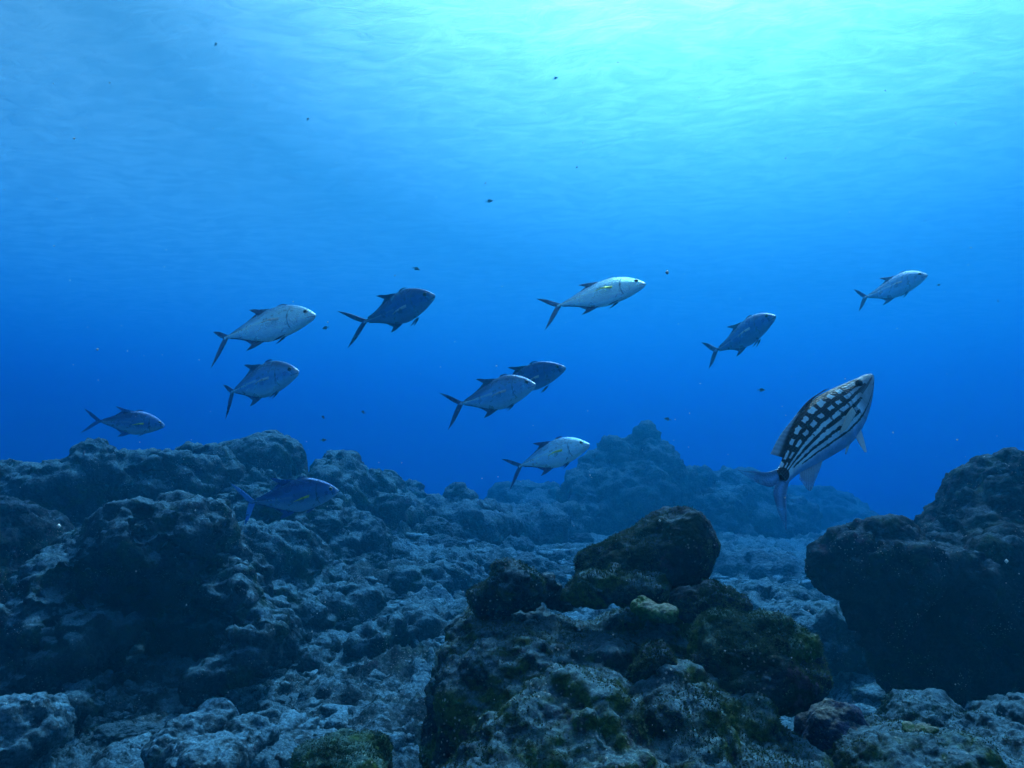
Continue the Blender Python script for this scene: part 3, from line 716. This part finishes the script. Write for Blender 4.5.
    # --- right wall
    rock("reef_wall", "huge dark overhanging reef wall at the right edge, nearly black below", "reef", [
        lob(1022, 585, 5.0, 84, 62, .6), lob(1040, 532, 5.2, 52, 34, .5), lob(1004, 545, 5.3, 34, 22, .4), lob(980, 565, 5.1, 40, 30, .4), lob(960, 620, 5.3, 70, 74, .5), lob(1060, 560, 5.2, 110, 100, .8), lob(1000, 690, 5.6, 90, 60, .5), lob(1046, 500, 5.5, 34, 22, .4), lob(950, 560, 4.85, 20, 18, .2), lob(966, 530, 5.0, 20, 17, .22), lob(990, 508, 5.1, 22, 16, .24), lob(1014, 488, 5.2, 22, 15, .24), lob(1000, 560, 4.6, 30, 22, .25), lob(980, 600, 4.6, 28, 24, .25)],
        M_DARK, .024, seed=20, **dict(mid, warp=.10, blend=.06, knob=((.34, .08), (.14, .045), (.06, .018))))
    rock("coral_boulder", "knobbly twin-lobed coral head jutting left from the right-hand wall", "coral", [
        lob(850, 568, 4.4, 32, 32, .26), lob(896, 564, 4.4, 38, 36, .30), lob(936, 572, 4.5, 32, 34, .30), lob(882, 610, 4.5, 38, 40, .28), lob(930, 590, 4.6, 40, 44, .3), lob(915, 650, 4.7, 40, 50, .25)],
        M_DARK, .018, seed=21, **dict(mid, warp=.08, crease=((.35, .06), (.14, .03)), rough=.05, knob=((.30, .06), (.13, .035), (.05, .014)), blend=.08))
    rock("boulder", "ledge of pale-topped rock behind the notch between the twin-lobed coral head and the wall", "boulder", [
        lob(966, 556, 6.0, 40, 14, .4), lob(940, 562, 6.2, 22, 12, .3)], M_REEF, .026, seed=22, **mid)
    # --- pinnacle in the haze
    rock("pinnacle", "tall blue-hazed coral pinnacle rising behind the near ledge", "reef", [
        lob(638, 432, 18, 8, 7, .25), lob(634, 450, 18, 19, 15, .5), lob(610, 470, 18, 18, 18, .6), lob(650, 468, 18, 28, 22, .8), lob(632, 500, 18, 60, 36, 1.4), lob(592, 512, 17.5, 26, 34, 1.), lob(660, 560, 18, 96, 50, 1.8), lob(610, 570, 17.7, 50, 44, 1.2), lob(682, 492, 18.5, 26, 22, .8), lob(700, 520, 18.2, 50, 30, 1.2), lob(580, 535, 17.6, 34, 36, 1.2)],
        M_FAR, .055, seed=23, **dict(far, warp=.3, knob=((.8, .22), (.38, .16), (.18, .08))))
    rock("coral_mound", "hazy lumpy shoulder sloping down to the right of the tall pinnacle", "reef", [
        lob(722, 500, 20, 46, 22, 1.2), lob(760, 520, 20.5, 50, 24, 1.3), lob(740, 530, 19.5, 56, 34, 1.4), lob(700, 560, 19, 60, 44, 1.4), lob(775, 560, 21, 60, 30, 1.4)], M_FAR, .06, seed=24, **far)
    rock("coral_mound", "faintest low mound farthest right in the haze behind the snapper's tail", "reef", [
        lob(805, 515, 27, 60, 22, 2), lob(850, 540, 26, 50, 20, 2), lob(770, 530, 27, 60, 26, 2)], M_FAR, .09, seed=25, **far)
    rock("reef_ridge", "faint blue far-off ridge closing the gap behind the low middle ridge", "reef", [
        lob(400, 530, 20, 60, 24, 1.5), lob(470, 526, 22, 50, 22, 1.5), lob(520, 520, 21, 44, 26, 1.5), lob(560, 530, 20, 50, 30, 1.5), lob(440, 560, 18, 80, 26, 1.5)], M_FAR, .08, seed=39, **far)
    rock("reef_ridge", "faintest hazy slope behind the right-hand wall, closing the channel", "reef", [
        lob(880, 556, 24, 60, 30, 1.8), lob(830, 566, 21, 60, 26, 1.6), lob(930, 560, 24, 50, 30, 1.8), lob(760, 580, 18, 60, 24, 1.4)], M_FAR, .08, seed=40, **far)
    rock("rock_mound", "dim mound of rubble rock in the channel, right behind the green-topped boulder", "rock", [
        lob(790, 622, 7.5, 40, 18, .6), lob(830, 640, 6.8, 30, 16, .5), lob(760, 606, 8.5, 40, 16, .6)], M_REEF, .03, seed=41, **mid)
    rock("rock_mound", "broken lumpy rubble mound just left of the near ledge's upper corner", "rock", [
        lob(420, 600, 8.5, 40, 20, .6), lob(450, 580, 9.5, 36, 16, .6), lob(395, 640, 7.0, 34, 16, .5), lob(440, 630, 7.2, 24, 14, .4)], M_REEF, .028, seed=42, **mid)
    rock("coral_mound", "low hazy mound on the floor between the pinnacle's foot and the twin-lobed coral head", "reef", [
        lob(772, 588, 12, 50, 16, .8), lob(820, 596, 11.5, 36, 14, .7), lob(740, 580, 12.5, 40, 18, .8)], M_FAR, .05, seed=38, **dict(far, warp=.15))
    # --- left reef
    rock("reef_outcrop", "large overhanging outcrop at the left with a black cave under its cap", "reef", [
        lob(165, 540, 6.08, 66, 34, 0.68), lob(110, 560, 6.32, 50, 34, 0.62), lob(70, 600, 6.57, 46, 50, 0.56), lob(50, 640, 6.57, 38, 44, 0.50), lob(195, 570, 6.20, 36, 30, 0.50),
        lob(215, 620, 6.82, 40, 60, 0.50), lob(130, 630, 7.56, 95, 90, 0.62), lob(80, 665, 6.70, 40, 26, 0.50), lob(66, 578, 5.75, 34, 20, .40), lob(36, 618, 5.5, 34, 22, .40), lob(92, 640, 5.45, 30, 18, .35), lob(30, 665, 5.3, 34, 16, .3), lob(104, 686, 5.2, 28, 11, .25), lob(232, 590, 5.9, 26, 20, .4), lob(248, 628, 5.7, 26, 18, .35), lob(222, 668, 5.4, 30, 14, .3)],
        M_REEF, .022, seed=26, cuts=[lob(176, 632, 5.6, 46, 46, .9)], **dict(mid, warp=.14, knob=((.36, .09), (.15, .05), (.06, .018))))
    rock("reef_outcrop", "dark shadowed outcrop at the far left edge in front of the left ridge", "reef", [
        lob(-10, 560, 6.45, 50, 50, 0.62), lob(-30, 620, 6.20, 50, 70, 0.62), lob(10, 600, 6.94, 30, 50, 0.50)], M_DARK, .024, seed=27, **mid)
    rock("reef_ridge", "lumpy ridge crest forming the left skyline behind the large outcrop", "reef", [
        lob(30, 505, 8.43, 50, 38, 0.74), lob(92, 492, 8.56, 40, 36, 0.74), lob(130, 488, 8.68, 34, 30, 0.62), lob(175, 486, 9.05, 44, 30, 0.74), lob(60, 560, 8.68, 90, 60, 0.74), lob(170, 550, 9.18, 100, 60, 0.74), lob(-30, 520, 8.18, 60, 50, 0.74), lob(225, 500, 9.67, 40, 36, 0.74)],
        M_REEF, .028, seed=28, **mid)
    rock("coral_dome", "smooth domed brain-like coral head, the highest point of the left skyline", "coral", [
        lob(268, 462, 9.92, 36, 32, 0.52), lob(236, 460, 10.04, 24, 20, 0.37), lob(262, 490, 9.92, 44, 30, 0.56)], M_REEF, .022, seed=29, **dict(mid, warp=.04, knob=((.12, .02), (.05, .008)), rough=.02))
    rock("reef_ridge", "shelving knobbly slope below the coral dome running down to the right", "reef", [
        lob(250, 520, 9.18, 50, 36, 0.74), lob(300, 530, 9.42, 50, 34, 0.74), lob(260, 570, 8.43, 56, 40, 0.74), lob(330, 560, 9.42, 54, 34, 0.74), lob(300, 600, 8.56, 50, 34, 0.62), lob(375, 575, 10.17, 40, 24, 0.62), lob(250, 606, 7.2, 30, 22, .4), lob(292, 628, 7.0, 28, 18, .4), lob(258, 645, 6.6, 28, 18, .35), lob(336, 622, 7.6, 30, 18, .4), lob(385, 612, 8.6, 34, 18, .5), lob(318, 652, 6.6, 22, 12, .3)],
        M_REEF, .024, seed=30, **mid)
    rock("reef_ridge", "hazy mound behind the low-swimming trevally's head, right of the coral dome", "reef", [
        lob(345, 492, 11.00, 38, 28, 0.77), lob(320, 515, 10.56, 44, 30, 0.77), lob(385, 520, 11.00, 36, 24, 0.77), lob(372, 500, 11.55, 26, 20, 0.66)], M_REEF, .04, seed=31, **dict(mid, warp=.2))
    rock("coral_boulder", "small round coral head silhouetted farthest right on the hazy middle skyline", "coral", [
        lob(459, 506, 13, 17, 20, .3), lob(452, 520, 13, 22, 18, .4)], M_FAR, .035, seed=32, **dict(mid, warp=.08))
    rock("coral_boulder", "small blunt coral head left of the round one on the hazy middle skyline", "coral", [
        lob(412, 502, 13.5, 14, 16, .3), lob(424, 512, 13.5, 20, 14, .4)], M_FAR, .035, seed=33, **dict(mid, warp=.08))
    rock("reef_ridge", "low blue-hazed ridge across the middle distance left of the pinnacle", "reef", [
        lob(440, 535, 13, 70, 24, .9), lob(510, 532, 14.5, 50, 20, .9), lob(390, 545, 12, 50, 24, .8), lob(545, 525, 16, 40, 18, .9)], M_FAR, .06, seed=34, **far)
    # --- bottom left
    rock("coral_mound", "pale teal mound in the lower left corner", "coral", [
        lob(18, 730, 4.3, 40, 26, .3), lob(-20, 750, 4.2, 50, 34, .35)], M_PALE, .012, seed=35, **dict(near, warp=.08, knob=((.16, .05), (.07, .028), (.03, .010))))
    rock("coral_mound", "pale domed mound at the bottom edge left of centre, below the cave", "coral", [
        lob(212, 724, 4.4, 19, 12, .13), lob(184, 742, 4.2, 22, 15, .15), lob(240, 744, 4.2, 20, 13, .13), lob(206, 762, 3.9, 30, 17, .18), lob(160, 764, 4.0, 16, 10, .12)], M_PALE, .011, seed=36, **dict(near, warp=.08, knob=((.16, .05), (.07, .028), (.03, .010))))
    rock("boulder", "green-brown tufted boulder at the bottom edge left of the near ledge", "boulder", [
        lob(340, 758, 3.3, 32, 22, .16), lob(370, 768, 3.3, 26, 18, .15)], M_GREEN, .010, turf=3500, seed=37, **near)

# ------------------------------------------------------------------ loose rocks: copies of eight shapes
def build_loose():
    rng = random.Random(5); shapes = []
    for k in range(9):
        r2 = random.Random(40 + k)
        lobes = [((r2.uniform(-.35, .35), r2.uniform(-.3, .3), r2.uniform(.1, .35)), (r2.uniform(.3, .6), r2.uniform(.3, .5), r2.uniform(.25, .5)), r2.uniform(0, 3)) for _ in range(3 + k % 3)]
        V, F = rock_mesh(lobes, .035, seed=50 + k, warp=.12, wscale=2.2, blend=.15, knob=((.30, .07), (.12, .03)), rough=.05, rscale=5)
        shapes.append(mesh_data("loose_rock", V, F, [M_REEF]))
    zones = [  # x-pixel range, distance range, count, size range, material, wording
        ((225, 430), (4.4, 7.0), 62, (.09, .26), M_PALE, "knobbly pale rock on the rubble between the cave outcrop and the near ledge"),
        ((230, 480), (7.0, 10.5), 56, (.16, .42), M_REEF, "lumpy reef rock on the slope below the coral dome, left of the near ledge"),
        ((380, 600), (9.5, 16.0), 40, (.22, .55), M_FAR, "blue-hazed rock on the far floor between the middle ridge and the pinnacle"),
        ((0, 240), (4.0, 5.0), 26, (.07, .18), M_PALE, "pale rubble stone on the sand in front of the cave outcrop"),
        ((0, 240), (6.2, 8.0), 20, (.22, .45), M_REEF, "grey-brown rock heaped along the crest of the left ridge"),
        ((740, 880), (5.0, 12.0), 26, (.10, .32), M_PALE, "pale rock in the sandy channel between the green-topped boulder and the right wall"),
        ((870, 1060), (3.2, 4.4), 22, (.08, .20), M_REEF, "small dark rock at the foot of the right-hand wall")]
    for (x0, x1), (y0, y1), n, (s0, s1), mat, label in zones:
        for i in range(n):
            y = math.exp(rng.uniform(math.log(y0), math.log(y1))); x = (rng.uniform(x0, x1) - 512) / FPX * y
            s = s0 + (s1 - s0) * rng.random() ** 2
            me = shapes[rng.randrange(9)]
            key = me.name + mat.name
            if key not in _mats:
                c = me.copy(); c.name = "loose_rock"; c.materials.clear(); c.materials.append(mat); _mats[key] = c
            o = bpy.data.objects.new("loose_rock", _mats[key]); COL.objects.link(o)
            gz = ground(x, y)
            if label.startswith("grey-brown"): gz += .55
            o.location = (x, y, gz + s * rng.uniform(-.18, .12)); o.scale = (s * rng.uniform(.8, 1.3), s * rng.uniform(.8, 1.2), s * rng.uniform(.6, 1.0))
            o.rotation_euler = (rng.uniform(-.4, .4), rng.uniform(-.4, .4), rng.uniform(0, 6.28))
            tag(o, label, "rock", label.replace("rock ", "rocks ", 1).replace("stone ", "stones ", 1))
_mats = {}
def build_rubble():
    rng = np.random.default_rng(9); n = 15000
    y = np.exp(rng.uniform(math.log(3.2), math.log(13), n)); x = (rng.uniform(-40, 1064, n) - 512) / FPX * y
    s = rng.uniform(.012, .045, n) * np.where(rng.random(n) < .12, 2.0, 1.0) * (y / 5) ** .5
    b = np.array([[-1, -1, -1], [1, -1, -1], [1, 1, -1], [-1, 1, -1], [-1, -1, 1], [1, -1, 1], [1, 1, 1], [-1, 1, 1]], float)
    q = np.array([[0, 3, 2, 1], [4, 5, 6, 7], [0, 1, 5, 4], [1, 2, 6, 5], [2, 3, 7, 6], [3, 0, 4, 7]])
    # one subdivided lump
    me = bpy.data.meshes.new("t"); import bmesh
    bm = bmesh.new(); vs = [bm.verts.new(v) for v in b]; [bm.faces.new([vs[i] for i in f]) for f in q]
    bmesh.ops.subdivide_edges(bm, edges=bm.edges, cuts=3, use_grid_fill=True)
    V0 = np.array([v.co[:] for v in bm.verts]); F0 = np.array([[v.index for v in f.verts] for f in bm.faces]); bm.free()
    bpy.data.meshes.remove(me)
    V0 /= np.linalg.norm(V0, axis=1)[:, None] ** .8
    k = len(V0); P = np.repeat(V0[None], n, 0)
    off = rng.uniform(0, 90, (n, 1, 3)); d = fbm((P * .9 + off).reshape(-1, 3), 3, .6).reshape(n, k, 1)
    P = P * (1 + .55 * d) * np.stack([rng.uniform(.7, 1.8, n), rng.uniform(.6, 1.1, n), rng.uniform(.4, .8, n)], 1)[:, None]
    a = rng.uniform(0, 6.28, n); c, sn = np.cos(a)[:, None], np.sin(a)[:, None]
    X = P[..., 0] * c - P[..., 1] * sn; Yv = P[..., 0] * sn + P[..., 1] * c
    gz = floor_z(x, y) + .16 * fbm(np.stack([x, y, 0 * x], 1) * .8, 3)
    V = np.stack([X * s[:, None] + x[:, None], Yv * s[:, None] + y[:, None], P[..., 2] * s[:, None] + gz[:, None] + s[:, None] * .6], -1).reshape(-1, 3)
    F = (F0[None] + (np.arange(n) * k)[:, None, None]).reshape(-1, 4)
    o = mesh_obj("coral_rubble", V, F, [M_PALE])
    tag(o, "small broken coral rubble strewn over the seabed", "rubble", kind='stuff')
def build_specks():
    rng = np.random.default_rng(3); n = 620
    Y = rng.uniform(.9, 5, n); px = rng.uniform(0, 1024, n); py = rng.uniform(60, 760, n)
    C = np.array([at(a, b, c) for a, b, c in zip(px, py, Y)]); r = rng.uniform(.0006, .0015, n) * np.where(rng.random(n) < .1, 2.0, 1)
    b = np.array([[1, 0, 0], [-1, 0, 0], [0, 1, 0], [0, -1, 0], [0, 0, 1], [0, 0, -1]], float)
    f = np.array([[0, 2, 4], [2, 1, 4], [1, 3, 4], [3, 0, 4], [2, 0, 5], [1, 2, 5], [3, 1, 5], [0, 3, 5]])
    V = (C[:, None] + b[None] * r[:, None, None] * rng.uniform(.5, 1.4, (n, 6, 1))).reshape(-1, 3)
    F = (f[None] + (np.arange(n) * 6)[:, None, None]).reshape(-1, 3)
    o = mesh_obj("drifting_particles", V, F, [plain("plankton", (.6, .65, .62), .6)])
    tag(o, "tiny pale particles drifting in the water", "particles", kind='stuff')
seabed()
water_surface()
water_body()
build_reef()
build_loose()
build_rubble()
build_specks()

# ------------------------------------------------------------------ the school
def TV(label, s, r, Ys, Yr, tone, **k):
    return trevally(label, at(*s, Ys), at(*r, Yr), tone, **k)
TV("bright silver trevally with a dark gill spot, left end of the upper row", (315.6, 315.2), (223, 336.5), 3.58, 3.72, 'silver', roll=R(24), bamp=.07, pec='pale', tails=((1.19,.13),(1.11,-.28)))
TV("dark slate trevally between the silver one on the left and the whitest one", (434.5, 295.4), (367.7, 321.5), 4.68, 5.04, 'dusky', deep=.86, roll=R(-14), bamp=-.10, ph=.5, tails=((1.28,.2),(1.28,-.21)))
TV("grey trevally with dim rear half swimming directly below the bright silver one on the left", (298.6, 371.5), (227.6, 391.4), 5.33, 5.59, 'grey', roll=R(4), bamp=.10, ph=.3, tails=((1.16,.13),(1.14,-.28)))
TV("whitest silver trevally with yellow-green pectoral fin, highest in the middle", (645.6, 283.8), (556.6, 305.3), 3.58, 3.75, 'silver', roll=R(32), bamp=.04, pec='yellow', dors=.4, tails=((1.28,.2),(1.13,-.26)))
TV("grey-silver trevally with pale face, front one of the overlapping pair in the middle", (535.3, 384.4), (460.6, 404.4), 4.68, 4.92, 'grey', roll=R(8), bamp=-.05, ph=.2, pec='pale', tails=((1.25,.19),(1.17,-.28)))
TV("dark dusky trevally half hidden behind the front one of the overlapping pair", (565.5, 367.5), (496, 389), 5.59, 5.85, 'dusky', deep=.86, roll=R(-10), bamp=.08, tails=None)
TV("pale trevally with yellow-green pectoral fin and bright lateral line, just left of the hazy pinnacle", (589.4, 444.4), (518, 465.3), 4.80, 4.98, 'silver', roll=R(20), bamp=.09, pec='yellow', dors=.6, tails=((1.28,.2),(1.2,-.26)))
TV("dark blue-grey trevally climbing steeply, lower of the two on the right above the checkered snapper", (775.4, 316), (716.9, 351.3), 5.80, 6.35, 'dusky', deep=.86, roll=R(4), bamp=-.08, tails=((1.17,.19),(1.13,-.19)))
TV("pale grey trevally, the farthest right and highest fish of the school", (927.3, 275.1), (865.3, 298.1), 6.21, 6.68, 'grey', roll=R(18), bamp=-.06, tails=((1.175,.19),(1.08,-.21)))
TV("bluish trevally with yellow fin stripe and level body, farthest left above the reef", (164.6, 425.2), (98, 420.8), 6.67, 6.38, 'blue', roll=R(2), bamp=.11, pec='yellow', tails=((1.2,.19),(1.22,-.2)))
TV("dark blue trevally with bright blue tail swimming low before the coral dome", (338.3, 490.5), (250.5, 502.8), 5.22, 5.08, 'blue', roll=R(-6), bamp=.12, pec='yellow', tail_col=(.12, .30, .62), tails=((1.2,.24),(1.1,-.27)))
snapper("black and white checkered snapper swimming steeply upwards on the right, black spot at its tail", at(871.5, 375, 1.66), at(780, 478, 1.57), R(4), -.02, .4)
for i, (px, py, Y, sz, yw, pt, lb) in enumerate([
    (216, 44, 7.0, .05, 1.2, .9, "tiny dark fish highest at the upper left, close under the bright surface"),
    (308, 119, 7.5, .04, 1.1, 1.0, "faint tiny fish near the ripples between the highest left speck and the centre"),
    (490, 201, 7.0, .06, .4, .3, "tiny dark fish by itself in the middle, well above the overlapping pair"),
    (417, 269, 6.0, .05, .2, -.3, "tiny dark fish just above the dark slate trevally's head"),
    (325, 328, 6.0, .05, 2.7, -.1, "tiny dark fish just ahead of the bright silver trevally's snout"),
    (363, 412, 6.5, .045, 2.5, .4, "upper tiny dark fish of the three between the left trevallies and the coral dome"),
    (323, 417, 6.5, .04, 2.6, .5, "leftmost tiny dark fish of the three between the left trevallies and the coral dome"),
    (324, 440, 6.8, .045, .3, .1, "lowest tiny dark fish of the three, just above the reef beside the coral dome"),
    (556, 78, 7.5, .05, .2, .5, "tiny dark fish nearest the brightest part of the surface"),
    (925, 221, 6.0, .03, 1.0, .4, "tiny dark fish above the farthest right trevally"),
    (939, 285, 6.0, .03, .4, .1, "tiny dark fish just ahead of the farthest right trevally's snout"),
    (998, 301, 6.0, .03, 1.2, .6, "tiny dark fish at the right edge of the open water"),
    (667, 419, 8.0, .06, 2.9, .2, "tiny dark fish hovering just over the tip of the hazy pinnacle"),
    (762, 390, 6.0, .05, .1, .0, "tiny dark fish in open water left of the snapper's head"),
    (84, 453, 6.0, .05, 1.5, .9, "tiny dark fish under the tail of the farthest left trevally")]):
    small_fish(lb, px, py, Y, sz, yw, pt)
